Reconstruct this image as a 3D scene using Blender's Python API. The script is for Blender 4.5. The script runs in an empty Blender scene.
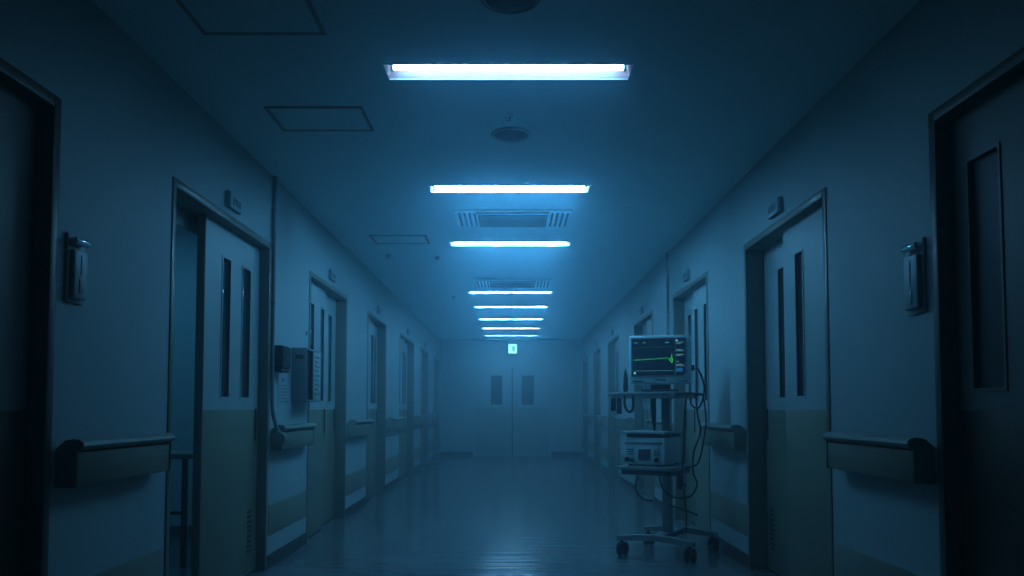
import bpy, bmesh, math, random
from mathutils import Vector, Matrix
random.seed(7)
S = bpy.context.scene
COL = S.collection
PI = math.pi
HL, HR = 1.564, 1.518            # half widths of the corridor
EYE, CEIL, END = 1.02, 2.54, 17.6
WT = 0.16                        # wall thickness

# ------------------------------------------------------------------ materials
TINT = 0.78          # cuts red in every base colour, adding the lamps' blue cast
def mat(name, col, rough=0.5, metal=0.0, noise=0.06, scale=6.0, bump=0.0, bscale=60.0, spec=0.5, stretch=None):
    m = bpy.data.materials.new(name); m.use_nodes = True
    nt = m.node_tree; b = nt.nodes['Principled BSDF']
    col = (col[0] * TINT, col[1], col[2])
    b.inputs['Roughness'].default_value = rough
    b.inputs['Metallic'].default_value = metal
    b.inputs['Specular IOR Level'].default_value = spec
    tc = nt.nodes.new('ShaderNodeTexCoord')
    mp = nt.nodes.new('ShaderNodeMapping')
    nt.links.new(tc.outputs['Object'], mp.inputs['Vector'])
    if stretch: mp.inputs['Scale'].default_value = stretch
    n = nt.nodes.new('ShaderNodeTexNoise'); n.inputs['Scale'].default_value = scale
    n.inputs['Detail'].default_value = 4
    nt.links.new(mp.outputs['Vector'], n.inputs['Vector'])
    r = nt.nodes.new('ShaderNodeMapRange')
    r.inputs['To Min'].default_value = 1 - noise; r.inputs['To Max'].default_value = 1 + noise
    nt.links.new(n.outputs['Fac'], r.inputs['Value'])
    mx = nt.nodes.new('ShaderNodeVectorMath'); mx.operation = 'SCALE'
    mx.inputs[0].default_value = col
    nt.links.new(r.outputs['Result'], mx.inputs['Scale'])
    nt.links.new(mx.outputs['Vector'], b.inputs['Base Color'])
    if bump:
        n2 = nt.nodes.new('ShaderNodeTexNoise'); n2.inputs['Scale'].default_value = bscale
        nt.links.new(mp.outputs['Vector'], n2.inputs['Vector'])
        bp = nt.nodes.new('ShaderNodeBump'); bp.inputs['Strength'].default_value = bump
        bp.inputs['Distance'].default_value = 0.01
        nt.links.new(n2.outputs['Fac'], bp.inputs['Height'])
        nt.links.new(bp.outputs['Normal'], b.inputs['Normal'])
    return m

def emat(name, col, strength, base=(0.5, 0.5, 0.5)):
    m = bpy.data.materials.new(name); m.use_nodes = True
    b = m.node_tree.nodes['Principled BSDF']
    b.inputs['Base Color'].default_value = (*base, 1)
    b.inputs['Emission Color'].default_value = (*col, 1)
    b.inputs['Emission Strength'].default_value = strength
    return m

def glass_mat(name, tint, gloss_rough=0.08):
    m = bpy.data.materials.new(name); m.use_nodes = True
    nt = m.node_tree; nt.nodes.clear()
    o = nt.nodes.new('ShaderNodeOutputMaterial'); mx = nt.nodes.new('ShaderNodeMixShader')
    t = nt.nodes.new('ShaderNodeBsdfTransparent'); g = nt.nodes.new('ShaderNodeBsdfGlossy')
    f = nt.nodes.new('ShaderNodeFresnel'); f.inputs['IOR'].default_value = 1.45
    t.inputs['Color'].default_value = (*tint, 1); g.inputs['Roughness'].default_value = gloss_rough
    g.inputs['Color'].default_value = (0.8, 0.85, 0.9, 1)
    nt.links.new(f.outputs[0], mx.inputs[0]); nt.links.new(t.outputs[0], mx.inputs[1])
    df = nt.nodes.new('ShaderNodeBsdfDiffuse'); df.inputs['Color'].default_value = (0.16, 0.22, 0.24, 1)
    m2 = nt.nodes.new('ShaderNodeMixShader'); m2.inputs[0].default_value = 0.45
    nt.links.new(t.outputs[0], m2.inputs[1]); nt.links.new(df.outputs[0], m2.inputs[2]); nt.links.new(m2.outputs[0], mx.inputs[1])
    nt.links.new(g.outputs[0], mx.inputs[2]); nt.links.new(mx.outputs[0], o.inputs['Surface'])
    return m

M = dict(
    wall=mat('wall_paint', (0.46, 0.48, 0.49), 0.55, noise=0.05, scale=2.5, bump=0.08, bscale=180),
    ceil=mat('ceiling_board', (0.74, 0.78, 0.79), 0.8, noise=0.05, scale=3, bump=0.1, bscale=140),
    tan=mat('beige_vinyl', (0.26, 0.235, 0.185), 0.5, noise=0.05, scale=5, bump=0.05, bscale=120),
    rail=mat('rail_cap_vinyl', (0.34, 0.33, 0.30), 0.38, noise=0.04),
    guard=mat('wall_guard_vinyl', (0.31, 0.29, 0.24), 0.55, noise=0.06),
    base=mat('baseboard_rubber', (0.06, 0.06, 0.065), 0.4, noise=0.08),
    frame=mat('door_frame_steel', (0.24, 0.225, 0.185), 0.38, noise=0.04),
    door=mat('door_laminate', (0.46, 0.475, 0.475), 0.42, noise=0.06, scale=3, stretch=(1, 1, 0.2)),
    kick=mat('door_kick_laminate', (0.28, 0.26, 0.20), 0.45, noise=0.06, scale=3),
    door_dim=mat('shaded_door_laminate', (0.22, 0.22, 0.21), 0.45, noise=0.06, scale=3, stretch=(1, 1, 0.2)),  # darker copies for the nearest doors, shade put into the colour
    kick_dim=mat('shaded_kick_laminate', (0.04, 0.038, 0.03), 0.5, noise=0.06, scale=3),
    frame_dim=mat('shaded_frame_steel', (0.10, 0.095, 0.08), 0.4, noise=0.04),
    dark=mat('dark_plastic', (0.03, 0.032, 0.036), 0.4),
    black=mat('black_rubber', (0.015, 0.015, 0.017), 0.55),
    white=mat('white_plastic', (0.78, 0.79, 0.79), 0.32, noise=0.03),
    grey=mat('grey_plastic', (0.30, 0.31, 0.32), 0.42, noise=0.04),
    steel=mat('brushed_steel', (0.36, 0.37, 0.38), 0.32, metal=0.8, noise=0.05, scale=20),
    alum=mat('aluminium_edge', (0.50, 0.50, 0.50), 0.3, metal=0.6, noise=0.04),
    grille=mat('grille_dark', (0.02, 0.03, 0.035), 0.7),
    slat=mat('grille_slat', (0.06, 0.07, 0.075), 0.6),
    hline=mat('hatch_frame', (0.32, 0.34, 0.35), 0.6),
    paper=mat('paper', (0.47, 0.48, 0.48), 0.8, noise=0.02),
    ink=mat('ink', (0.06, 0.065, 0.08), 0.7),
    faint=mat('faint_ink', (0.22, 0.24, 0.27), 0.7),
    plate=mat('plate_paint', (0.44, 0.46, 0.47), 0.4, noise=0.03),
    trough=mat('lamp_reflector', (0.50, 0.21, 0.19), 0.45, noise=0.02),
    glass=glass_mat('door_glass', (0.30, 0.34, 0.38)),
    glass_dim=glass_mat('frosted_shaded_glass', (0.10, 0.12, 0.14), 0.45),
    kick_hazed=mat('hazed_kick_laminate', (0.38, 0.39, 0.37), 0.45),  # closer to the door tone: haze fade put into the colour
    board=mat('table_top', (0.30, 0.27, 0.22), 0.5),
)

# floor: waxed vinyl, gently wavy so reflections smear and break into bands
def floor_mat():
    m = bpy.data.materials.new('waxed_vinyl_floor'); m.use_nodes = True
    nt = m.node_tree; b = nt.nodes['Principled BSDF']
    tc = nt.nodes.new('ShaderNodeTexCoord')
    n = nt.nodes.new('ShaderNodeTexNoise'); n.inputs['Scale'].default_value = 1.6; n.inputs['Detail'].default_value = 5
    nt.links.new(tc.outputs['Object'], n.inputs['Vector'])
    cr = nt.nodes.new('ShaderNodeValToRGB')
    cr.color_ramp.elements[0].color = (0.15, 0.19, 0.20, 1); cr.color_ramp.elements[0].position = 0.3
    cr.color_ramp.elements[1].color = (0.20, 0.25, 0.26, 1); cr.color_ramp.elements[1].position = 0.7
    nt.links.new(n.outputs['Fac'], cr.inputs['Fac']); nt.links.new(cr.outputs['Color'], b.inputs['Base Color'])
    r = nt.nodes.new('ShaderNodeMapRange'); r.inputs['To Min'].default_value = 0.15; r.inputs['To Max'].default_value = 0.19
    nt.links.new(n.outputs['Fac'], r.inputs['Value']); nt.links.new(r.outputs['Result'], b.inputs['Roughness'])
    mp = nt.nodes.new('ShaderNodeMapping'); mp.inputs['Scale'].default_value = (0.5, 8, 1)
    nt.links.new(tc.outputs['Object'], mp.inputs['Vector'])
    n2 = nt.nodes.new('ShaderNodeTexNoise'); n2.inputs['Scale'].default_value = 1.0; n2.inputs['Detail'].default_value = 2
    nt.links.new(mp.outputs['Vector'], n2.inputs['Vector'])
    bp = nt.nodes.new('ShaderNodeBump'); bp.inputs['Strength'].default_value = 0.5; bp.inputs['Distance'].default_value = 0.007
    nt.links.new(n2.outputs['Fac'], bp.inputs['Height']); nt.links.new(bp.outputs['Normal'], b.inputs['Normal'])
    b.inputs['IOR'].default_value = 1.8; b.inputs['Specular IOR Level'].default_value = 0.7
    return m
M['floor'] = floor_mat()
for _i, _s in enumerate((56, 270, 300, 200, 175, 145, 105, 70)):
    M['tube%d' % _i] = emat('lit_tube_%d' % _i, (0.215, 0.57, 0.92), _s)
M['exit'] = emat('exit_sign_face', (0.34, 1.0, 0.90), 2.4)
M['exit_fig'] = emat('exit_sign_figure', (0.12, 0.50, 0.42), 0.8)
M['screen'] = emat('screen_dark', (0.002, 0.014, 0.035), 0.8, (0.006, 0.008, 0.012))
M['screen'].node_tree.nodes['Principled BSDF'].inputs['Specular IOR Level'].default_value = 0.15
M['green'] = emat('trace_green', (0.10, 0.90, 0.18), 1.05, (0.02, 0.1, 0.02))
M['teal'] = emat('trace_teal', (0.06, 0.50, 0.36), 0.55, (0.02, 0.1, 0.1))
M['pale'] = emat('screen_text', (0.22, 0.55, 0.60), 0.75, (0.1, 0.1, 0.1))
M['icon'] = emat('screen_icon', (0.45, 0.8, 1.0), 0.8, (0.1, 0.1, 0.1))
M['blue'] = emat('screen_blue_block', (0.03, 0.30, 0.60), 0.6, (0.02, 0.05, 0.1))
M['lcd'] = emat('device_lcd', (0.01, 0.03, 0.07), 0.35, (0.02, 0.03, 0.05))

# ------------------------------------------------------------------ mesh builder
class MB:
    def __init__(s): s.bm = bmesh.new()
    def _merge(s, b, mtx=None):
        if mtx is not None: bmesh.ops.transform(b, matrix=mtx, verts=b.verts)
        me = bpy.data.meshes.new('tmp'); b.to_mesh(me); b.free()
        s.bm.from_mesh(me); bpy.data.meshes.remove(me)
    def box(s, x0, x1, y0, y1, z0, z1, bev=0.0, seg=2, mtx=None):
        b = bmesh.new(); bmesh.ops.create_cube(b, size=1)
        x0, x1 = min(x0, x1), max(x0, x1); y0, y1 = min(y0, y1), max(y0, y1); z0, z1 = min(z0, z1), max(z0, z1)
        for v in b.verts:
            v.co = Vector((x0 + (v.co.x + .5) * (x1 - x0), y0 + (v.co.y + .5) * (y1 - y0), z0 + (v.co.z + .5) * (z1 - z0)))
        if bev:
            bv = min(bev, .45 * min(x1 - x0, y1 - y0, z1 - z0))
            bmesh.ops.bevel(b, geom=list(b.edges), offset=bv, segments=seg, profile=.5, affect='EDGES')
        s._merge(b, mtx); return s
    def cyl(s, p0, p1, r0, r1=None, n=20, bev=0.0):
        r1 = r0 if r1 is None else r1
        p0, p1 = Vector(p0), Vector(p1); d = p1 - p0
        b = bmesh.new()
        bmesh.ops.create_cone(b, cap_ends=True, segments=n, radius1=r0, radius2=r1, depth=d.length)
        if bev:
            es = [e for e in b.edges if abs(e.verts[0].co.z - e.verts[1].co.z) < 1e-6]
            bmesh.ops.bevel(b, geom=es, offset=bev, segments=2, profile=.5, affect='EDGES')
        q = Vector((0, 0, 1)).rotation_difference(d.normalized()).to_matrix().to_4x4()
        s._merge(b, Matrix.Translation((p0 + p1) / 2) @ q); return s
    def tube(s, pts, r, n=8, smooth=4):
        pts = [Vector(p) for p in pts]
        if smooth and len(pts) > 2:
            out = []
            for i in range(len(pts) - 1):
                a = pts[max(i - 1, 0)]; b0 = pts[i]; c = pts[i + 1]; d = pts[min(i + 2, len(pts) - 1)]
                for k in range(smooth):
                    t = k / smooth
                    out.append(.5 * ((2 * b0) + (-a + c) * t + (2 * a - 5 * b0 + 4 * c - d) * t * t + (-a + 3 * b0 - 3 * c + d) * t ** 3))
            out.append(pts[-1]); pts = out
        rings = []
        up = Vector((.13, .31, .94))
        for i, p in enumerate(pts):
            t = (pts[min(i + 1, len(pts) - 1)] - pts[max(i - 1, 0)]).normalized()
            u = t.cross(up)
            if u.length < 1e-3: u = t.cross(Vector((1, 0, 0)))
            u.normalize(); w = u.cross(t); up = w
            rr = r[i * len(r) // len(pts)] if isinstance(r, (list, tuple)) else r
            rings.append([s.bm.verts.new(p + u * (math.cos(2 * PI * k / n) * rr) + w * (math.sin(2 * PI * k / n) * rr)) for k in range(n)])
        for a, b in zip(rings, rings[1:]):
            for k in range(n): s.bm.faces.new((a[k], a[(k + 1) % n], b[(k + 1) % n], b[k]))
        s.bm.faces.new(rings[0][::-1]); s.bm.faces.new(rings[-1]); return s
    def lathe(s, prof, c, axis='z', n=28):
        rings = []
        for r, h in prof:
            ring = []
            for k in range(n):
                a = 2 * PI * k / n; x, y = r * math.cos(a), r * math.sin(a)
                co = {'z': (x, y, h), 'x': (h, x, y), 'y': (x, h, y)}[axis]
                ring.append(s.bm.verts.new(Vector(c) + Vector(co)))
            rings.append(ring)
        for a, b in zip(rings, rings[1:]):
            for k in range(n): s.bm.faces.new((a[k], a[(k + 1) % n], b[(k + 1) % n], b[k]))
        s.bm.faces.new(rings[0][::-1]); s.bm.faces.new(rings[-1]); return s
    def quad(s, pts):
        s.bm.faces.new([s.bm.verts.new(Vector(p)) for p in pts]); return s
    def prism(s, poly, x0, x1, axis='x'):
        def f(a, b, h): return {'x': (h, a, b), 'y': (a, h, b), 'z': (a, b, h)}[axis]
        A = [s.bm.verts.new(f(a, b, x0)) for a, b in poly]; B = [s.bm.verts.new(f(a, b, x1)) for a, b in poly]
        n = len(poly)
        s.bm.faces.new(A[::-1]); s.bm.faces.new(B)
        for k in range(n): s.bm.faces.new((A[k], A[(k + 1) % n], B[(k + 1) % n], B[k]))
        return s
    def build(s, name, m, parent=None, local=False, smooth=True):
        bmesh.ops.recalc_face_normals(s.bm, faces=s.bm.faces)
        o_mtx = None
        if parent is not None and not local:
            bmesh.ops.transform(s.bm, matrix=world_of(parent).inverted(), verts=s.bm.verts)
        elif parent is None:
            zs = [v.co.z for v in s.bm.verts]; xs = [v.co.x for v in s.bm.verts]; ys = [v.co.y for v in s.bm.verts]
            o_mtx = Vector(((min(xs) + max(xs)) / 2, (min(ys) + max(ys)) / 2, min(zs)))
            bmesh.ops.translate(s.bm, vec=-o_mtx, verts=s.bm.verts)
        me = bpy.data.meshes.new(name); s.bm.to_mesh(me); s.bm.free()
        if smooth:
            for p in me.polygons: p.use_smooth = True
            try: me.set_sharp_from_angle(angle=math.radians(35))
            except Exception: pass
        me.materials.append(M[m] if isinstance(m, str) else m)
        o = bpy.data.objects.new(name, me); COL.objects.link(o)
        if parent is not None: o.parent = parent
        if o_mtx is not None: o.location = o_mtx
        return o

def world_of(o):
    m = Matrix.LocRotScale(o.location, o.rotation_euler, None)
    return world_of(o.parent) @ m if o.parent else m
def empty(name, loc, rz=0.0, label=None, cat=None, group=None, kind=None):
    o = bpy.data.objects.new(name, None); COL.objects.link(o); o.empty_display_size = 0.1
    o.location = loc; o.rotation_euler = (0, 0, rz)
    tag(o, label, cat, group, kind); return o
def tag(o, label=None, cat=None, group=None, kind=None):
    if label: o['label'] = label
    if cat: o['category'] = cat
    if group: o['group'] = group
    if kind: o['kind'] = kind
    return o
ORD = ['nearest', 'second', 'third', 'fourth', 'fifth', 'sixth', 'seventh', 'eighth']

# ------------------------------------------------------------------ openings
LD = [(1.25, 2.72), (3.635, 5.143), (6.13, 7.545), (8.62, 9.905), (11.11, 12.74), (13.66, 14.87), (16.0, 17.1)]
RD = [(1.35, 2.86), (3.815, 5.185), (6.16, 7.50), (8.58, 9.92), (11.31, 12.62), (13.68, 14.80), (16.0, 17.1)]
DT = 2.092            # outer top of a door frame
BACK = -3.5

# ------------------------------------------------------------------ room shell
tag(MB().box(-4.6, HR + .3, BACK, END + .3, -0.1, 0).build('floor', 'floor'), kind='structure')

LAMPS = [3.456, 5.377, 7.222, 10.298, 11.80, 13.44, 14.97, 16.48]
LX0, LX1, LDZ = -0.566, 0.534, 0.158
cb = MB()
T = .10
cb.box(-HL - WT, LX0, BACK, END + .2, CEIL, CEIL + T); cb.box(LX1, HR + WT, BACK, END + .2, CEIL, CEIL + T)
prev = BACK
for y in LAMPS:
    cb.box(LX0, LX1, prev, y, CEIL, CEIL + T); prev = y + LDZ
cb.box(LX0, LX1, prev, END + .2, CEIL, CEIL + T)
tag(cb.build('ceiling', 'ceil', smooth=False), kind='structure')

def side_wall(name, x_in, sgn, doors):
    b = MB(); xo = x_in + sgn * WT
    prev = BACK
    for a, c in doors:
        b.box(x_in, xo, prev, a, 0, CEIL + .02)
        b.box(x_in, xo, a, c, DT, CEIL + .02)
        prev = c
    b.box(x_in, xo, prev, END + .2, 0, CEIL + .02)
    return tag(b.build(name, 'wall', smooth=False), kind='structure')
side_wall('wall_left', -HL, -1, LD)
side_wall('wall_right', HR, 1, RD)
tag(MB().box(-HL, HR, END, END + .2, 0, CEIL).build('wall_far', 'wall', smooth=False), kind='structure')
tag(MB().box(-HL, HR, BACK - .2, BACK, 0, CEIL).build('wall_back', 'dark', smooth=False), kind='structure')

def gaps(doors):
    g = [(doors[i][1], doors[i + 1][0]) for i in range(len(doors) - 1)]
    g.append((doors[-1][1], END)); return g
for side, sgn, xin, doors in (('left', -1, -HL, LD), ('right', 1, HR, RD)):
    b = MB(); t = MB()
    for a, c in gaps(doors):
        b.box(xin, xin - sgn * .008, a, c, 0, .085)
        t.box(xin, xin - sgn * .005, a + .03, c - .03, .205, .40, bev=.002)
    tag(b.build('baseboard_' + side, 'base', smooth=False), kind='structure')
    tag(t.build('trim_1' if sgn < 0 else 'trim_2', 'guard'), kind='structure')
b = MB(); b.box(-HL + .009, -.86, END - .008, END, 0, .085); b.box(.86, HR - .009, END - .008, END, 0, .085)
tag(b.build('baseboard_far', 'base', smooth=False), kind='structure')

# ------------------------------------------------------------------ doors
FW = .042
def leaf_mesh(xf, xb, y0, y1, wins, z0=.012, zt=2.06, zw0=1.09, zw1=1.87):
    """solid leaf with real window holes; the lower half is a separate kick plate"""
    b = MB()
    b.box(xf, xb, y0, y1, z0, zw0)
    b.box(xf, xb, y0, y1, zw1, zt)
    ys = [y0] + [v for w in wins for v in w] + [y1]
    for i in range(0, len(ys), 2): b.box(xf, xb, ys[i], ys[i + 1], zw0, zw1)
    return b
def door_set(idx, sgn, xin, a, c, leaves, open_gap=False, vent=None):
    d = empty('door_%d' % idx, (xin, (a + c) / 2, 0), kind='structure')
    X = lambda k: xin + sgn * k          # k metres into the wall
    q = '_dim' if a < 2 else ''          # two nearest doors: lack of light painted in as darker materials
    f = MB()
    f.box(X(-.006), X(WT), a, a + FW, 0, DT, bev=.004); f.box(X(-.006), X(WT), c - FW, c, 0, DT, bev=.004)
    f.box(X(-.006), X(WT), a + FW, c - FW, DT - FW, DT, bev=.004)
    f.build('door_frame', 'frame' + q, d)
    MB().box(X(.149), X(.158), a + FW, c - FW, 1.965, DT - FW, bev=.003).build('sliding_rail', 'door', d)
    for (y0, y1, k, wins, pull) in leaves:
        xf, xb = X(k), X(k + .036)
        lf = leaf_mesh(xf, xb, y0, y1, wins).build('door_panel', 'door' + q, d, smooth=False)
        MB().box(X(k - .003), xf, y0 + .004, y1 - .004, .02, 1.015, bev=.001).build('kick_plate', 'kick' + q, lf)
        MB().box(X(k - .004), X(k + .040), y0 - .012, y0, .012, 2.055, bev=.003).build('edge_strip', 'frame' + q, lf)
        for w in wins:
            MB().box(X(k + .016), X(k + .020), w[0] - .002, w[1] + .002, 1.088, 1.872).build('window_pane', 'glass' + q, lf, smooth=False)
            fr = MB(); e = .012
            fr.box(X(k - .004), X(k + .012), w[0] - e, w[0], 1.09 - e, 1.87 + e); fr.box(X(k - .004), X(k + .012), w[1], w[1] + e, 1.09 - e, 1.87 + e)
            fr.box(X(k - .004), X(k + .012), w[0], w[1], 1.09 - e, 1.09); fr.box(X(k - .004), X(k + .012), w[0], w[1], 1.87, 1.87 + e)
            fr.build('window_frame', 'door' + q, lf, smooth=False)
        if pull is not None:
            MB().box(X(k - .010), X(k - .003), pull - .010, pull + .010, .82, 1.02, bev=.003).build('pull_handle', 'dark', lf)
        if vent is not None and vent[2] == k:
            v = MB()
            for r in range(9): v.box(X(k - .005), X(k - .003), vent[0], vent[1], .140 + r * .030, .157 + r * .030)
            v.build('vent_slots', 'dark', lf, smooth=False)
    # solid dark back so that the panes look into an unlit room
    return d
# leaf = (y0, y1, depth into wall of the face, [(window y0, y1)...], pull y)
def std(a, c):
    i0, i1 = a + FW, c - FW; L = i1 - i0; m = i0 + .56 * L
    return [(i0 + .005, m, .052, [(i0 + .16 * L, i0 + .24 * L), (i0 + .42 * L, i0 + .50 * L)], m - .04),
            (m - .03, i1 - .002, .096, [(i0 + .78 * L, i0 + .86 * L)], i1 - .05)]
n = 1
for i, (a, c) in enumerate(LD):
    if i == 0: lv = [(a + FW + .002, c - FW - .002, .056, [(2.24, 2.44)], None)]
    elif i == 1: lv = [(4.19, c - FW + .01, .056, [(4.445, 4.565), (4.775, 4.915)], 5.045)]
    else: lv = std(a, c)
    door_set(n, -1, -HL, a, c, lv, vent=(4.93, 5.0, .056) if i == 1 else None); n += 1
for i, (a, c) in enumerate(RD):
    if i == 0: lv = [(a + FW + .002, c - FW - .002, .056, [(2.55, 2.72)], None)]
    elif i == 1: lv = [(a + FW + .002, 4.575, .045, [(4.27, 4.375)], None), (4.56, c - FW - .002, .112, [(4.70, 4.86)], 5.10)]
    else: lv = std(a, c)
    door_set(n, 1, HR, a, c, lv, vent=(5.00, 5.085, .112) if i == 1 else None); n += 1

# double door in the far wall
d = empty('door_%d' % n, (0, END, 0), kind='structure')
f = MB(); y = END
f.box(-.85, -.81, y - .045, y, 0, 1.975); f.box(.82, .86, y - .045, y, 0, 1.975); f.box(-.81, .82, y - .045, y, 1.935, 1.975)
f.build('door_frame', 'plate', d, smooth=False)
MB().box(-.006, .016, y - .034, y - .0315, .012, 1.93).build('centre_strip', 'dark', d, smooth=False)
for x0, x1, w0, w1, hx in ((-.808, .002, -.462, -.215, -.035), (.008, .818, .212, .482, .045)):
    lf = MB()
    lf.box(x0, x1, y - .028, y, .012, 1.117); lf.box(x0, x1, y - .028, y, 1.754, 1.933)
    lf.box(x0, w0, y - .028, y, 1.117, 1.754); lf.box(w1, x1, y - .028, y, 1.117, 1.754)
    lo = lf.build('door_panel', 'door', d, smooth=False)
    MB().box(w0, w1, y - .016, y - .012, 1.117, 1.754).build('window_pane', 'dark', lo, smooth=False)
    MB().box(x0 + .006, x1 - .006, y - .031, y - .028, .02, 1.06).build('kick_plate', 'kick_hazed', lo, smooth=False)
    MB().box(hx - .012, hx + .012, y - .05, y - .031, .92, 1.08, bev=.004).build('pull_handle', 'steel', lo)

# ------------------------------------------------------------------ room behind the open door on the left
RX0, RX1, RY0, RY1 = -4.4, -HL - WT, 3.1, 6.47
tag(MB().box(RX0, RX1, RY1, RY1 + .1, 0, 2.5).build('wall_sickroom_far', 'wall', smooth=False), kind='structure')
tag(MB().box(RX0, RX1, RY0 - .1, RY0, 0, 2.5).build('wall_sickroom_near', 'wall', smooth=False), kind='structure')
tag(MB().box(RX0 - .1, RX0, RY0, RY1, 0, 2.5).build('wall_sickroom_left', 'wall', smooth=False), kind='structure')
tag(MB().box(RX0, RX1, RY0, RY1, 2.5, 2.55).build('ceiling_sickroom', 'ceil', smooth=False), kind='structure')
tag(MB().box(RX0, RX1, RY1 - .01, RY1, 0, .085).build('baseboard_sickroom', 'base', smooth=False), kind='structure')
t = empty('side_table', (-2.5, 5.45, 0), label='dark narrow side table seen through the open door on the left wall', cat='table')
MB().box(-2.95, -2.08, 5.21, 5.68, .695, .73, bev=.006).build('table_top', 'board', t)
for lx in (-2.90, -2.13):
    for ly in (5.24, 5.64): MB().box(lx - .016, lx + .016, ly - .016, ly + .016, 0, .695, bev=.003).build('leg', 'dark', t)
MB().box(-2.884, -2.146, 5.23, 5.25, .335, .355).build('stretcher', 'dark', t, smooth=False)

# ------------------------------------------------------------------ ceiling lights
lamp_lab = ['largest and nearest lit fluorescent ceiling light, a long white trough', 'second nearest lit fluorescent ceiling light, in front of the air vent',
            'third nearest lit fluorescent ceiling light, just beyond the dark air vent', 'fourth lit ceiling light, just beyond the farther air vent',
            'fifth lit ceiling light, narrow glowing bar in the top half of the far stack', 'sixth lit ceiling light, middle bar of the far stack of glowing bars',
            'seventh lit ceiling light, last but one bar above the exit sign', 'farthest and shortest lit ceiling light, directly above the green exit sign']
for i, y in enumerate(LAMPS):
    t = empty('ceiling_light', (-.016, y + LDZ / 2, CEIL), label=lamp_lab[i], cat='ceiling light', group='fluorescent ceiling lights')
    h = MB(); e = .0015; z1 = CEIL + .065
    x0, x1, y0, y1 = LX0 + e, LX1 - e, y + e, y + LDZ - e
    ins = .03
    h.quad([(x0, y0, CEIL), (x1, y0, CEIL), (x1 - .01, y0 + ins, z1), (x0 + .01, y0 + ins, z1)])
    h.quad([(x1, y1, CEIL), (x0, y1, CEIL), (x0 + .01, y1 - ins, z1), (x1 - .01, y1 - ins, z1)])
    h.quad([(x0, y1, CEIL), (x0, y0, CEIL), (x0 + .01, y0 + ins, z1), (x0 + .01, y1 - ins, z1)])
    h.quad([(x1, y0, CEIL), (x1, y1, CEIL), (x1 - .01, y1 - ins, z1), (x1 - .01, y0 + ins, z1)])
    h.quad([(x0 + .01, y0 + ins, z1), (x1 - .01, y0 + ins, z1), (x1 - .01, y1 - ins, z1), (x0 + .01, y1 - ins, z1)])
    h.build('reflector', 'trough', t, smooth=False)
    rim = MB(); q = .010
    rim.box(LX0 - q, LX1 + q, y - q, y, CEIL - .004, CEIL - .0003); rim.box(LX0 - q, LX1 + q, y + LDZ, y + LDZ + q, CEIL - .004, CEIL - .0003)
    rim.box(LX0 - q, LX0, y, y + LDZ, CEIL - .004, CEIL - .0003); rim.box(LX1, LX1 + q, y, y + LDZ, CEIL - .004, CEIL - .0003)
    rim.build('rim', 'white', t, smooth=False)
    zc, yc = CEIL + .016, y + .060
    segs = [(LX0 + .035, LX1 - .035)] if i in (0, 1, 2, 7) else [(LX0 + .03, -.040), (.016, LX1 - .03)]
    for s0, s1 in segs: MB().cyl((s0, yc, zc), (s1, yc, zc), .016, n=12).build('tube', 'tube%d' % i, t)
    if len(segs) == 2: MB().box(-.016, -.008, yc - .022, yc + .022, CEIL - .008, CEIL + .062, bev=.002).build('centre_holder', 'dark', t)
    for s0, s1 in segs:
        for xx in (s0 - .012, s1): MB().box(xx, xx + .012, yc - .018, yc + .018, zc - .018, CEIL + .062, bev=.003).build('lamp_holder', 'white', t)

# ------------------------------------------------------------------ other ceiling things
for i, (yc, lab) in enumerate(((6.30, 'air conditioner vent in the ceiling with wide dark grille, between the second and third lights'),
                               (9.60, 'farther air conditioner vent in the ceiling, just before the fourth light'))):
    t = empty('air_conditioner', (.006, yc, CEIL), label=lab, cat='air conditioner', group='ceiling air conditioner vents')
    x0, x1 = -.445, .465; zt = CEIL - .0005
    MB().box(x0, x1, yc - .275, yc + .275, zt - .014, zt, bev=.004).build('panel', 'ceil', t)
    MB().box(-.265, .278, yc - .15, yc + .235, zt - .018, zt - .0145, bev=.001).build('intake_grille', 'grille', t)
    s = MB()
    for k in range(10): s.box(-.26, .273, yc - .14 + k * .04, yc - .132 + k * .04, zt - .021, zt - .0183)
    s.build('grille_slats', 'slat', t, smooth=False)
    MB().box(-.275, .288, yc - .245, yc - .205, zt - .017, zt - .0145).build('air_outlet', 'grille', t, smooth=False)
    for xs in ([-.415, -.375, -.335, -.295], [.305, .345, .385, .425]):
        v = MB()
        for xx in xs: v.box(xx, xx + .014, yc - .22, yc + .22, zt - .019, zt - .0145)
        v.build('side_louver', 'slat', t, smooth=False)
for (y0, y1, lab) in ((2.80, 3.17, 'nearest square access hatch in the dark ceiling corner at top left'),
                      (3.95, 4.295, 'access hatch with dark outline in ceiling left of the nearest light'),
                      (6.93, 7.28, 'farthest access hatch in ceiling, left of the third light')):
    t = empty('access_hatch', (-1.0, (y0 + y1) / 2, CEIL), label=lab, cat='ceiling hatch', group='ceiling access hatches')
    x0, x1 = -1.25, -.752; w = .016; z = CEIL - .0004
    fr = MB()
    fr.box(x0, x1, y0, y0 + w, z - .006, z); fr.box(x0, x1, y1 - w, y1, z - .006, z)
    fr.box(x0, x0 + w, y0 + w, y1 - w, z - .006, z); fr.box(x1 - w, x1, y0 + w, y1 - w, z - .006, z)
    fr.build('hatch_frame', 'hline', t, smooth=False)
    MB().box(x0 + w + .004, x1 - w - .004, y0 + w + .004, y1 - w - .004, z - .004, z).build('hatch_panel', 'ceil', t, smooth=False)
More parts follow.
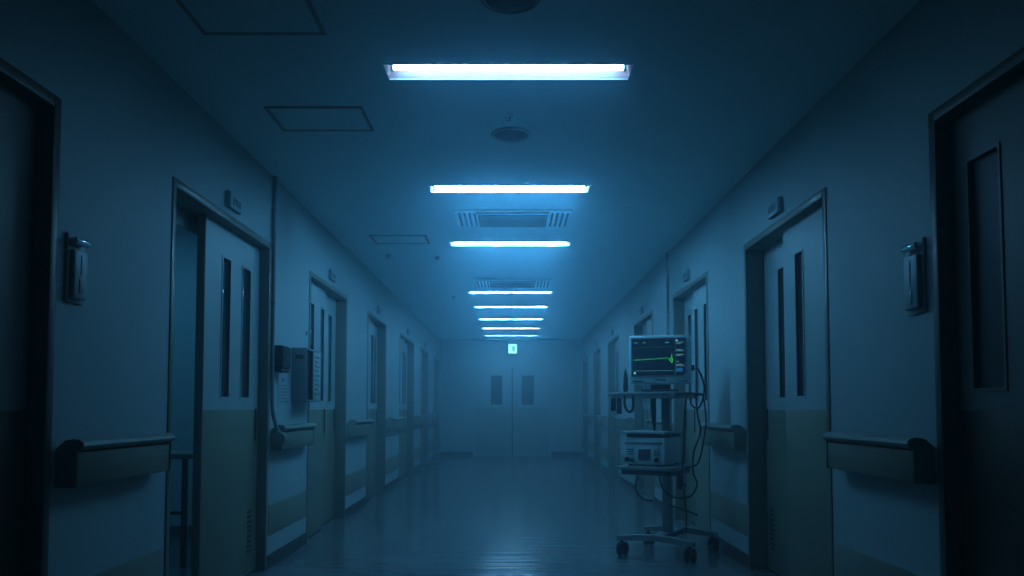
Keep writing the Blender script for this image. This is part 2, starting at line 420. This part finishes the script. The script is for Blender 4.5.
for (y, lab) in ((2.885, 'round ceiling speaker cut by the top edge of the photo'), (4.35, 'round dark ceiling speaker between the nearest and second lights')):
    t = empty('ceiling_speaker', (-.006, y, CEIL), label=lab, cat='speaker', group='round ceiling speakers')
    MB().lathe([(.112, -.0005), (.112, -.006), (.104, -.012), (.094, -.012), (.094, -.0005)], (-.006, y, CEIL)).build('rim', 'hline', t)
    MB().lathe([(.093, -.001), (.093, -.010), (.05, -.016), (.01, -.018)], (-.006, y, CEIL)).build('speaker_grille', 'grille', t)
for (x, y, lab) in ((-.016, 4.075, 'tiny sprinkler head beside the round speaker behind the nearest light'), (-1.22, 7.84, 'small ceiling sprinkler head left, beyond the farthest hatch'),
                    (-.75, 7.94, 'small ceiling sprinkler head right of the one beyond the farthest hatch'), (-.788, 10.75, 'small ceiling sprinkler head left of the far lights')):
    t = empty('sprinkler_head', (x, y, CEIL), label=lab, cat='sprinkler', group='ceiling sprinkler heads')
    r = .022 if y < 5 else .03
    MB().lathe([(r, -.0005), (r, -.006), (r * .7, -.010)], (x, y, CEIL), n=18).build('cover_ring', 'hline', t)
    MB().lathe([(r * .3, -.010), (r * .3, -.022), (r * .6, -.024), (r * .6, -.027)], (x, y, CEIL), n=14).build('deflector', 'steel', t)

# exit sign hung above the far doors
t = empty('exit_sign', (.016, END - .3, CEIL), label='small glowing green exit sign above the far double doors', cat='exit sign')
ye = END - .32
MB().box(-.082, .113, ye, ye + .05, 2.214, 2.428, bev=.006).build('housing', 'white', t)
MB().box(-.074, .105, ye - .003, ye - .0004, 2.222, 2.420).build('sign_face', 'exit', t, smooth=False)
MB().cyl((-.03, ye + .025, 2.426), (-.03, ye + .025, CEIL - .0005), .006).build('hanger', 'white', t)
MB().cyl((.06, ye + .025, 2.426), (.06, ye + .025, CEIL - .0005), .006).build('hanger', 'white', t)
g = MB(); yy = ye - .004
g.box(.022, .062, yy - .001, yy, 2.275, 2.40); 
g.lathe([(.001, -.001), (.014, -.001), (.014, 0), (.001, 0)], (.004, yy, 2.408), axis='y', n=14)
def limb(p, q, w):
    (x0, z0), (x1, z1) = p, q; dx, dz = x1 - x0, z1 - z0; l = math.hypot(dx, dz); nx, nz = -dz / l * w, dx / l * w
    g.prism([(x0 + nx, z0 + nz), (x1 + nx, z1 + nz), (x1 - nx, z1 - nz), (x0 - nx, z0 - nz)], yy - .001, yy, axis='y')
limb((.006, 2.392), (.014, 2.34), .010); limb((.006, 2.385), (-.022, 2.362), .005); limb((.008, 2.385), (.03, 2.36), .005)
limb((.014, 2.342), (-.006, 2.312), .007); limb((-.006, 2.312), (-.03, 2.306), .006); limb((.014, 2.342), (.030, 2.31), .007); limb((.030, 2.31), (.026, 2.275), .006)
bmesh.ops.translate(g.bm, vec=(0, 0, -.024), verts=g.bm.verts)
g.build('running_figure', 'exit_fig', t, smooth=False)

# ------------------------------------------------------------------ door number plates
def room_sign(side, i, yc, lab):
    sgn, xin = (-1, -HL) if side == 'left' else (1, HR)
    X = lambda k: xin - sgn * k
    t = empty('room_sign', (xin, yc, 2.13), label=lab, cat='sign', group='room number plates over the doors')
    MB().box(X(.0005), X(.024), yc - .10, yc + .10, 2.127, 2.212, bev=.003).build('plate', 'plate', t)
    b = MB()
    b.box(X(.0244), X(.026), yc - .098, yc - .080, 2.129, 2.210)
    for k in range(3): b.box(X(.0244), X(.0255), yc - .045 + k * .045, yc - .012 + k * .045, 2.150, 2.190)
    b.build('lettering', 'faint', t, smooth=False)
for i in range(1, 7):
    a, c = LD[i]
    room_sign('left', i, 4.41 if i == 1 else (a + c) / 2 + .03, 'small number plate over the %s door on the left wall' % ('open' if i == 1 else ORD[i]))
    a, c = RD[i]
    room_sign('right', i, 4.53 if i == 1 else (a + c) / 2 + .03, 'small number plate over the %s door on the right wall' % ORD[i])

# ------------------------------------------------------------------ handrails
def handrail(side, i, y0, y1, lab):
    sgn, xin = (-1, -HL) if side == 'left' else (1, HR)
    X = lambda k: xin - sgn * k
    t = empty('handrail', (xin, (y0 + y1) / 2, .745), label=lab, cat='handrail', group='handrails along the corridor walls')
    MB().box(X(.0003), X(.075), y0 + .006, y1 - .006, .752, .872, bev=.008).build('bumper_board', 'tan', t)
    prof = [(.0005, .885), (.0005, .868), (.050, .868), (.050, .876), (.078, .878), (.090, .884), (.096, .894), (.092, .906), (.080, .914), (.060, .917), (.030, .912)]
    m = MB()
    P = [(X(k), z) for k, z in prof]
    m.prism([(p[0], p[1]) for p in P], y0, y1, axis='y')
    m.build('grip_rail', 'rail', t)
    for yy in (y0 - .006, y1):
        e = MB(); e.box(X(.0004), X(.077), yy, yy + .006, .750, .884, bev=.0028); e.build('end_cap', 'rail', t)
gl, gr = gaps(LD), gaps(RD)
for i, (a, c) in enumerate(gl[:6]):
    y0 = 5.20 if i == 1 else a + .035
    y1 = 3.50 if i == 0 else (6.03 if i == 1 else c - .06)
    handrail('left', i, y0, y1, 'beige handrail on left wall ' + ['between the nearest dark door and the open door', 'under the glove dispenser box and round-ended pipe', 'between the third and fourth doors',
             'between the fourth and fifth doors', 'between the fifth and sixth doors', 'between the sixth and seventh doors'][i])
for i, (a, c) in enumerate(gr[:6]):
    y0 = a + .03; y1 = 3.68 if i == 0 else c - .06
    handrail('right', i, y0, y1, 'beige handrail on right wall ' + ['between the nearest dark door and the second door', 'just right of the monitor cart, next to the second door', 'between the third and fourth doors',
             'between the fourth and fifth doors', 'between the fifth and sixth doors', 'between the sixth and seventh doors'][i])

# ------------------------------------------------------------------ wall fittings
def wall_unit(side, y0, y1, z0, z1, lab):
    sgn, xin = (-1, -HL) if side == 'left' else (1, HR)
    X = lambda k: xin - sgn * k
    t = empty('wall_dispenser', (xin, (y0 + y1) / 2, z0), label=lab, cat='dispenser', group='slim wall units by the near doors')
    MB().box(X(.0003), X(.012), y0, y1, z0, z1, bev=.004).build('back_plate', 'plate', t)
    MB().box(X(.0122), X(.030), y0 + .012, y1 - .012, z0 + .015, z1 - .055, bev=.008, seg=3).build('front_cover', 'plate', t)
    ym = (y0 + y1) / 2
    MB().cyl((X(.026), y0 + .012, z1 - .026), (X(.026), y1 - .012, z1 - .026), .0135, n=20, bev=.005).build('shiny_top', M['gloss'], t)
    MB().box(X(.0302), X(.033), ym - .012, ym + .012, z0 + .035, z0 + .085, bev=.001).build('button', 'grey', t)
    s = MB(); s.box(X(.0302), X(.0312), ym - .004, ym + .004, z0 + .10, z1 - .075); s.build('slot', 'faint', t, smooth=False)
M['gloss'] = mat('glossy_lens', (0.8, 0.82, 0.85), 0.14, metal=0.9, noise=0.01)
wall_unit('left', 2.772, 2.885, 1.395, 1.640, 'slim pale wall unit with shiny rounded top on left wall, above the nearest handrail')
wall_unit('right', 2.905, 3.033, 1.375, 1.650, 'slim pale wall unit with shiny rounded top on right wall, above the nearest handrail')

X = lambda k: -HL + k
t = empty('paper_towel_dispenser', (-HL, 5.26, 1.26), label='small dark towel dispenser box on left wall just past the open door', cat='dispenser')
MB().box(X(.0003), X(.078), 5.186, 5.37, 1.285, 1.435, bev=.014, seg=3).build('body', 'grille', t)
MB().box(X(.0003), X(.070), 5.194, 5.36, 1.262, 1.2845, bev=.004).build('tray_lip', 'dark', t)
MB().box(X(.0782), X(.081), 5.25, 5.31, 1.33, 1.37, bev=.001).build('window_slot', 'dark', t)

t = empty('notice_sheet', (-HL, 5.46, 1.05), label='white paper notice with rows of dark print, below the dark towel dispenser', cat='notice')
MB().box(X(-.001), X(.002), 5.34, 5.60, 1.045, 1.255).build('paper', 'paper', t, smooth=False)
s = MB(); s.box(X(.0022), X(.003), 5.42, 5.50, 1.205, 1.235)
for k in range(6): s.box(X(.0022), X(.003), 5.37, 5.57 - .03 * (k % 3), 1.065 + k * .022, 1.074 + k * .022)
s.build('print', 'faint', t, smooth=False)

# glove dispenser: shallow cabinet standing out from the wall, with a dark front opening
t = empty('glove_dispenser', (-HL, 5.88, 1.06), label='tall grey glove dispenser box with dark open front on left wall before the third door', cat='dispenser')
y0, y1, z0, z1, dp = 5.66, 6.10, 1.075, 1.455, .108
c = MB()
c.box(X(.0003), X(dp), y0, y0 + .012, z0, z1, bev=.002); c.box(X(.0003), X(dp), y1 - .012, y1, z0, z1, bev=.002)
c.box(X(.0003), X(dp), y0 + .012, y1 - .012, z0, z0 + .012); c.box(X(.0003), X(dp), y0 + .012, y1 - .012, z1 - .012, z1)
c.box(X(-.001), X(.01), y0 + .012, y1 - .012, z0 + .012, z1 - .012)
c.build('cabinet', 'grey', t)
MB().box(X(.012), X(dp - .03), y0 + .013, y0 + .21, z0 + .013, z1 - .013).build('dark_lining', 'dark', t, smooth=False)
MB().box(X(dp - .014), X(dp - .002), y0 + .215, y1 - .013, z0 + .013, z1 - .013, bev=.002).build('front_panel', 'plate', t)
s = MB()
for k in range(9): s.box(X(dp - .0018), X(dp - .0008), y0 + .25, y1 - .05 - .05 * (k % 2), z0 + .05 + k * .034, z0 + .062 + k * .034)
s.build('print', 'faint', t, smooth=False)
MB().box(X(.03), X(.085), y0 - .0012, y0 - .0002, z0 + .30, z0 + .33).build('side_label', 'ink', t, smooth=False)

t = empty('wall_glint', (-HL, 6.05, 1.58), label='tiny shiny hook shape giving a glint on left wall above the glove dispenser box', cat='hook')  # small shape added for the bright glint by the door frame
MB().lathe([(.018, .0004), (.018, .006), (.010, .008)], (-HL, 6.05, 1.595), axis='x', n=16).build('glint_plate', 'gloss', t)
MB().tube([(X(.008), 6.05, 1.595), (X(.03), 6.05, 1.592), (X(.042), 6.05, 1.604), (X(.044), 6.05, 1.618)], .007).build('glint_arm', 'gloss', t)

t = empty('wall_pipe', (-HL, 5.19, .9), label='thin pipe running down left wall, curving to a round cap at the handrail', cat='pipe')
yp = 5.160
MB().tube([(X(.016), yp, CEIL - .002), (X(.016), yp, 2.0), (X(.016), yp, 1.4), (X(.018), yp, 1.08), (X(.024), yp, 1.00), (X(.040), yp + .002, .93), (X(.062), yp + .006, .872)], .0125, n=10).build('pipe', 'grey', t)
MB().lathe([(.008, -.022), (.040, -.020), (.047, -.013), (.047, .006), (.040, .012), (.008, .013)], (X(.062), yp + .012, .828), axis='y', n=28).build('round_cap', 'rail', t)
c = MB()
for zz in (2.3, 1.7, 1.2): c.box(X(.0004), X(.031), yp - .018, yp + .018, zz, zz + .018, bev=.003)
c.build('pipe_clip', 'grey', t)
t = empty('wall_pipe', (HR, 7.77, .1), label='thin straight pipe running up right wall behind the monitor cart', cat='pipe')
MB().cyl((HR - .014, 7.70, .09), (HR - .014, 7.70, CEIL - .002), .012, n=10).build('pipe', 'grey', t)
c = MB()
for zz in (2.2, 1.5, .7): c.box(HR - .029, HR - .0004, 7.682, 7.718, zz, zz + .018, bev=.003)
c.build('pipe_clip', 'grey', t)

# ------------------------------------------------------------------ monitor cart
CX, CY, YAW = 1.10, 5.70, math.radians(-32)
cart = empty('monitor_cart', (CX, CY, 0), YAW, label='wheeled steel equipment cart with two shelves standing on the floor at right', cat='cart')
OX = -.085                                    # shelves hang off to the left of the pole
MB().box(-.030, .030, -.030, .030, .115, 1.12, bev=.006).build('pole', 'steel', cart, True)
def shelf(name, w, dpt, z, th):
    s = MB(); x0, x1, y0, y1 = OX - w / 2, OX + w / 2, -dpt / 2, dpt / 2
    s.box(x0, x1, y0, y1, z - th, z, bev=.008)
    return s.build(name, 'grey', cart, True), (x0, x1, y0, y1)
ts, (x0, x1, y0, y1) = shelf('top_shelf', .47, .46, 1.140, .044)
MB().tube([(x0 + .05, y0 + .0, 1.125), (x0 + .05, y0 - .045, 1.125), (x0 + .07, y0 - .06, 1.125), (x1 - .07, y0 - .06, 1.125), (x1 - .05, y0 - .045, 1.125), (x1 - .05, y0, 1.125)], .011, n=10).build('front_handle', 'steel', ts, True)
MB().tube([(x1, y0 + .06, 1.125), (x1 + .05, y0 + .06, 1.125), (x1 + .06, y0 + .08, 1.125), (x1 + .06, y1 - .08, 1.125), (x1 + .05, y1 - .06, 1.125), (x1, y1 - .06, 1.125)], .010, n=10).build('side_handle', 'dark', ts, True)
MB().tube([(x0, y0 + .06, 1.125), (x0 - .04, y0 + .06, 1.125), (x0 - .05, y0 + .08, 1.125), (x0 - .05, y1 - .08, 1.125), (x0 - .04, y1 - .06, 1.125), (x0, y1 - .06, 1.125)], .010, n=10).build('side_handle', 'steel', ts, True)
s2, (a0, a1, b0, b1) = shelf('lower_shelf', .41, .44, .622, .028)
k = MB(); k.box(a0 + .02, a1 - .02, b0 + .03, b1 - .03, .560, .5935, bev=.004); k.build('drawer', 'dark', s2, True)
MB().box(-.05, .05, -.04, .04, .555, .5938, bev=.01).build('shelf_bracket', 'dark', cart, True)
# base: two arched beams joined by a hub
W2, D2 = .245, .24
for yy in (-D2, D2):
    p = [(-W2 - .03, .108), (-W2 - .03, .138), (-.12, .158), (0, .164), (.12, .158), (W2 + .03, .138), (W2 + .03, .108), (.12, .120), (0, .124), (-.12, .120)]
    MB().prism(p, yy - .028, yy + .028, axis='y').build('base_beam', 'grey', cart, True)
MB().box(-.045, .045, -D2 + .028, D2 - .028, .118, .158, bev=.008).build('base_hub', 'grey', cart, True)
for sx in (-1, 1):
    for sy in (-1, 1):
        x, y = sx * W2, sy * D2
        cs = MB()
        cs.cyl((x, y, .085), (x, y, .112), .013)
        cs.box(x - .012, x + .012, y - .016, y + .030, .062, .092, bev=.006)
        co = cs.build('caster', 'dark', cart, True)
        for o in (-.021, .021):
            wm = MB().lathe([(.004, o - .011), (.030, o - .011), (.044, o - .008), (.047, o - .003), (.047, o + .003), (.044, o + .008), (.030, o + .011), (.004, o + .011)], (x, y + .010, .0475), axis='x', n=26)
            wm.build('wheel', 'black', co, True)
        MB().lathe([(.003, -.034), (.016, -.034), (.019, -.0325), (.003, -.0322)], (x, y + .010, .0475), axis='x', n=16).build('hub_cap', 'grey', co, True)

CM = world_of(cart)
def cw(x, y, z): return CM @ Vector((x, y, z))

# ------------------------------------------------------------------ patient monitor (on the top shelf)
mp = cw(OX + .045, .03, 1.1405)
MX = Vector((1.050, 5.66, 1.1405))
mon = empty('patient_monitor', MX, math.radians(-13), label='bedside heart monitor with green trace on its lit screen, on the cart', cat='monitor')
mw, mh, zb = .215, .345, .052
MB().box(-mw, mw, -.075, .0, zb, zb + mh, bev=.014, seg=3).build('casing', 'white', mon, True)
MB().prism([(.001, zb + .02), (.001, zb + mh - .02), (.06, zb + mh - .05), (.10, zb + mh - .09), (.10, zb + .07), (.06, zb + .03)], -mw + .03, mw - .03).build('rear_housing', 'grey', mon, True)
MB().box(-.13, .13, -.07, .10, .0003, .016, bev=.006).box(-.07, .07, -.03, .07, .014, zb - .0005, bev=.006).build('stand', 'dark', mon, True)
sx0, sx1, sz0, sz1 = -.190, .176, zb + .062, zb + .318
fr = MB(); yf = -.0752
fr.box(sx0 - .008, sx1 + .008, yf - .004, yf, sz1, sz1 + .008); fr.box(sx0 - .008, sx1 + .008, yf - .004, yf, sz0 - .008, sz0)
fr.box(sx0 - .008, sx0, yf - .004, yf, sz0, sz1); fr.box(sx1, sx1 + .008, yf - .004, yf, sz0, sz1)
fr.build('screen_bezel', 'grey', mon, True, smooth=False)
scr = MB().box(sx0, sx1, yf - .002, yf, sz0, sz1).build('screen', 'screen', mon, True, smooth=False)
sw, sh = sx1 - sx0, sz1 - sz0
ys = yf - .0024
def U(u, v): return sx0 + u * sw, sz1 - v * sh           # u right, v down, 0..1
def bar(b, u0, u1, v0, v1):
    xa, za = U(u0, v0); xb, zb_ = U(u1, v1); b.box(xa, xb, ys - .0006, ys, zb_, za)
def trace(pts, w):
    b = MB()
    for (u0, v0), (u1, v1) in zip(pts, pts[1:]):
        xa, za = U(u0, v0); xb, zb_ = U(u1, v1); dx, dz = xb - xa, zb_ - za; l = math.hypot(dx, dz) or 1e-6
        nx, nz = -dz / l * w, dx / l * w; ex, ez = dx / l * w * .5, dz / l * w * .5
        b.prism([(xa + nx - ex, za + nz - ez), (xb + nx + ex, zb_ + nz + ez), (xb - nx + ex, zb_ - nz + ez), (xa - nx - ex, za - nz - ez)], ys - .0007, ys, axis='y')
    return b
rnd = random.Random(3)
pts = [(.035 + .008 * k, .575 + rnd.uniform(-.018, .018)) for k in range(9)]
pts += [(.11 + .0125 * k, .572 - .0012 * k + rnd.uniform(-.012, .012)) for k in range(1, 45)]
pts += [(.69, .535), (.705, .61), (.72, .52), (.735, .67), (.75, .40), (.758, .66), (.768, .54)]
trace(pts, .0013).build('heart_trace', 'green', scr, True, smooth=False)
trace([(.03 + .02 * k, .245 - .0009 * k + rnd.uniform(-.003, .003)) for k in range(38)], .0010).build('upper_trace', 'teal', scr, True, smooth=False)
u = .03
def readout(u0, u1, v0, v1):
    b = MB(); bar(b, u0, u1, v0, v1); b.build('readout', 'pale', scr, True, smooth=False)
pts = []
for k in range(38): pts.append((.03 + .02 * k, .872 + rnd.uniform(-.012, .012)))
trace(pts, .0014).build('lower_trace', 'pale', scr, True, smooth=False)
for u0, u1 in ((.04, .10), (.20, .26), (.62, .69)): readout(u0, u1, .085, .115)
for v, u0, u1 in ((.10, .83, .97), (.14, .83, .92), (.30, .83, .93), (.335, .83, .97), (.43, .83, .98), (.46, .83, .93), (.62, .83, .88), (.70, .83, .95), (.74, .83, .98)): readout(u0, u1, v - .010, v + .010)
readout(.812, .816, .02, .98)
b = MB(); bar(b, .83, .95, .80, .90); b.build('blue_readout', 'blue', scr, True, smooth=False)
for q in ((.025, .065, .90, .965), (.82, .86, .03, .07)):
    b = MB(); bar(b, *q); b.build('screen_icon', 'icon', scr, True, smooth=False)
b = MB(); b.box(-.185, -.115, yf - .003, yf, zb + .018, zb + .026); b.build('status_slot', 'dark', mon, True, smooth=False)
b = MB()
for k in range(6): b.box(-.03 + k * .012, -.022 + k * .012, yf - .0015, yf, zb + .026, zb + .036)
b.build('lettering', 'ink', mon, True, smooth=False)
for k in range(3): MB().box(.125 + k * .024, .143 + k * .024, yf - .005, yf, zb + .016, zb + .028, bev=.002).build('button', 'grey', mon, True)
MB().cyl((mw + .0003, -.03, zb + .115), (mw + .022, -.03, zb + .115), .022, .019, n=18, bev=.003).build('socket_knob', 'dark', mon, True)
mon_w = world_of(mon)
def mwp(x, y, z): return mon_w @ Vector((x, y, z))

# ------------------------------------------------------------------ medical device on the lower shelf
dv = empty('medical_device', cw(OX - .012, -.02, .6223), YAW, label='boxy grey medical device with small screen and dark slot on the lower shelf', cat='medical device')
hw, hd, dh = .150, .165, .243
MB().box(-hw, hw, -hd, hd, .012, dh - .045, bev=.010, seg=2).build('casing', 'white', dv, True)
MB().box(-hw + .012, hw - .012, -hd + .02, hd, dh - .0445, dh - .019).build('slot', 'dark', dv, True, smooth=False)
MB().box(-hw - .006, hw + .006, -hd - .012, hd, dh - .0187, dh, bev=.008).build('lid', 'white', dv, True)
yf2 = -hd - .0004
MB().box(-hw + .008, hw - .008, yf2 - .004, yf2, dh - .088, dh - .076, bev=.002).build('front_ridge', 'grey', dv, True)
MB().box(-.042, .048, yf2 - .003, yf2, .040, .118, bev=.001).build('display', 'lcd', dv, True)
for x, z in ((.085, .105), (.105, .105), (.085, .085), (.105, .085)): MB().box(x - .007, x + .007, yf2 - .005, yf2, z - .006, z + .006, bev=.002).build('button', 'grey', dv, True)
for x, z, r in ((-.125, .044, .018), (-.085, .040, .014), (.095, .046, .016)): MB().cyl((x, yf2, z), (x, yf2 - .022, z), r, r * .85, n=18, bev=.003).build('knob', 'black', dv, True)
b = MB()
for k in range(3): b.box(-.125, -.075, yf2 - .0008, yf2, .078 + k * .016, .085 + k * .016)
b.build('lettering', 'ink', dv, True, smooth=False)
for x in (-.12, .12):
    for y in (-.13, .13): MB().cyl((x, y, .0002), (x, y, .0118), .012, n=12).build('foot', 'black', dv, True)

# ------------------------------------------------------------------ things hanging on the cart
def cable(name, pts, r, lab, m='black', cat='cable', group=None):
    o = MB().tube(pts, r, n=8, smooth=6).build(name, m); return tag(o, lab, cat, group)
G = 'cables on the monitor cart'
ex = OX + .235 + .060                                   # side handle, right
kn = mwp(mw + .024, -.03, zb + .115)
cable('cable', [kn + Vector((.008, 0, 0)), kn + Vector((.034, .02, -.02)), cw(ex + .03, .10, 1.20), cw(ex + .022, .12, 1.125), cw(ex + .014, .04, 1.03), cw(ex - .01, -.04, 1.045), cw(ex + .002, -.10, 1.09)], .0065,
      'black cable looping from the side knob of the heart monitor over the cart handle', group=G)
cable('cable', [cw(ex - .014, -.13, 1.112), cw(ex - .03, -.14, .95), cw(ex - .035, -.14, .75), cw(ex - .05, -.13, .60), cw(ex - .055, -.11, .50), cw(ex - .045, -.08, .30), cw(ex - .06, -.05, .166)], .0055,
      'straight dark cable dropping from the top shelf corner down to the cart base', group=G)
cable('cable', [cw(ex + .012, -.02, 1.112), cw(ex + .02, -.01, .98), cw(ex + .035, 0, .86), cw(ex - .01, -.01, .72), cw(ex - .02, .0, .58), cw(ex - .0, .02, .50), cw(ex - .03, -.02, .42), cw(ex - .12, -.06, .40), cw(ex - .20, -.10, .46), cw(ex - .23, -.10, .555)], .0060,
      'long dark cable swinging in a wide loop below the lower shelf at right', group=G)
cable('cable', [cw(ex + .012, .14, 1.112), cw(ex + .03, .14, .95), cw(ex + .025, .10, .80), cw(ex - .0, .07, .66), cw(ex - .03, .05, .62), cw(ex - .075, .0, .61)], .0055,
      'rightmost dark cable hanging from the cart side handle to the lower shelf', group=G)
cable('cable', [cw(OX - .05, -.19, .555), cw(OX - .075, -.19, .50), cw(OX - .07, -.18, .44), cw(OX - .03, -.17, .395), cw(OX + .03, -.15, .38)], .0055,
      'short black cable dangling below the lower shelf at left of the pole', group=G)
cable('cable', [cw(.034, -.03, .34), cw(.09, -.03, .33), cw(.16, -.02, .31), cw(.22, 0, .285)], .0055,
      'short dark cable sticking out sideways from the lower pole of the cart', group=G)
# probe standing up at the left end of the shelf, hooks with straps below
hx = OX - .235 - .050
o = empty('ultrasound_probe', cw(hx + .055, -.245, 1.1405), YAW, label='slim black probe standing upright left of the heart monitor on the cart', cat='probe')
p0 = cw(hx + .140, -.190, 1.1405)
o.location = p0
MB().lathe([(.013, 0), (.018, .02), (.016, .06), (.013, .11), (.007, .15)], (0, 0, .0003), n=16).build('handle', 'black', o, True)
MB().cyl((0, 0, .148), (0, 0, .166), .004, .002, n=10).build('tip', 'dark', o, True)
for (dy, ln, lab) in ((.0, .09, 'short dark clip hanging leftmost under the top shelf of the cart'), (.22, .11, 'dark clip hanging under the top shelf, next to the leftmost clip')):
    t = empty('cable_clip', cw(hx + .075 + dy * .2, -.255, 1.0), YAW, label=lab, cat='clip', group='clips hanging under the top shelf')
    zt = 1.0955 - 1.0
    MB().box(-.012, .012, -.022, .022, zt - ln, zt, bev=.006).build('clip_body', 'black', t, True)
    MB().box(-.008, .008, -.028, -.0225, zt - ln * .7, zt - .02, bev=.002).build('clip_lever', 'dark', t, True)
xl = x0 + .13
cable('strap', [cw(xl, -.293, 1.113), cw(xl - .003, -.295, 1.06), cw(xl + .012, -.295, 1.015), cw(xl + .04, -.293, 1.00), cw(xl + .06, -.293, 1.03), cw(xl + .058, -.291, 1.113)], .0085,
      'black strap hanging in a U loop under the left front of the top shelf', cat='strap')
cable('ventilator_hose', [cw(-.060, -.10, 1.0955), cw(-.060, -.10, 1.02), cw(-.056, -.10, .94), cw(-.052, -.10, .868)], [.020, .020, .019, .016, .011, .008],
      'thick dark tapering lead between the top shelf and the grey medical device', cat='hose')
t = empty('drip_clamp', cw(.10, -.02, .46), YAW, label='dark clamp hanging below the lower shelf right of the pole', cat='clamp')
MB().box(-.016, .016, -.02, .02, .0, .099, bev=.006).build('clamp_body', 'black', t, True)
MB().cyl((.0165, 0, .03), (.045, 0, .03), .010, n=14).build('clamp_knob', 'dark', t, True)

# ------------------------------------------------------------------ light in the side room (added area light, no lamp seen there)
ld = bpy.data.lights.new('sickroom_fill', 'AREA'); ld.shape = 'RECTANGLE'; ld.size, ld.size_y = 1.2, 1.2
ld.energy = 18; ld.color = (0.16, 0.58, 0.95)
lo = bpy.data.objects.new('sickroom_fill', ld); COL.objects.link(lo); lo.location = (-3.1, 5.3, 2.48)

# ------------------------------------------------------------------ air: thin haze filling the corridor
w = bpy.data.worlds.new('night_air'); S.world = w; w.use_nodes = True
nt = w.node_tree; bg = nt.nodes['Background']
bg.inputs['Color'].default_value = (0.01, 0.03, 0.06, 1); bg.inputs['Strength'].default_value = 0.0
vs = nt.nodes.new('ShaderNodeVolumeScatter')
vs.inputs['Color'].default_value = (0.46, 0.80, 0.95, 1); vs.inputs['Density'].default_value = 0.06
vs.inputs['Anisotropy'].default_value = 0.78
nt.links.new(vs.outputs['Volume'], nt.nodes['World Output'].inputs['Volume'])

# ------------------------------------------------------------------ camera
cam = bpy.data.cameras.new('camera'); co = bpy.data.objects.new('camera', cam); COL.objects.link(co)
co.location = (0, 0, EYE)
P = math.radians(2.95)
co.rotation_euler = (PI / 2 + P, 0, 0)
cam.sensor_width = 36; cam.sensor_fit = 'HORIZONTAL'; cam.lens = 800 / 1024 * 36
cam.shift_y = (409 - 800 * math.tan(P) - 288) / 1024
cam.clip_start = 0.05; cam.clip_end = 100
S.camera = co

S.view_settings.view_transform = 'Standard'
S.view_settings.look = 'None'
S.view_settings.exposure = -0.06
S.view_settings.gamma = 0.68
S.cycles.max_bounces = 8; S.cycles.diffuse_bounces = 5; S.cycles.glossy_bounces = 3
S.cycles.volume_bounces = 1; S.cycles.transparent_max_bounces = 8
S.cycles.sample_clamp_indirect = 3.0
S.cycles.use_denoising = True
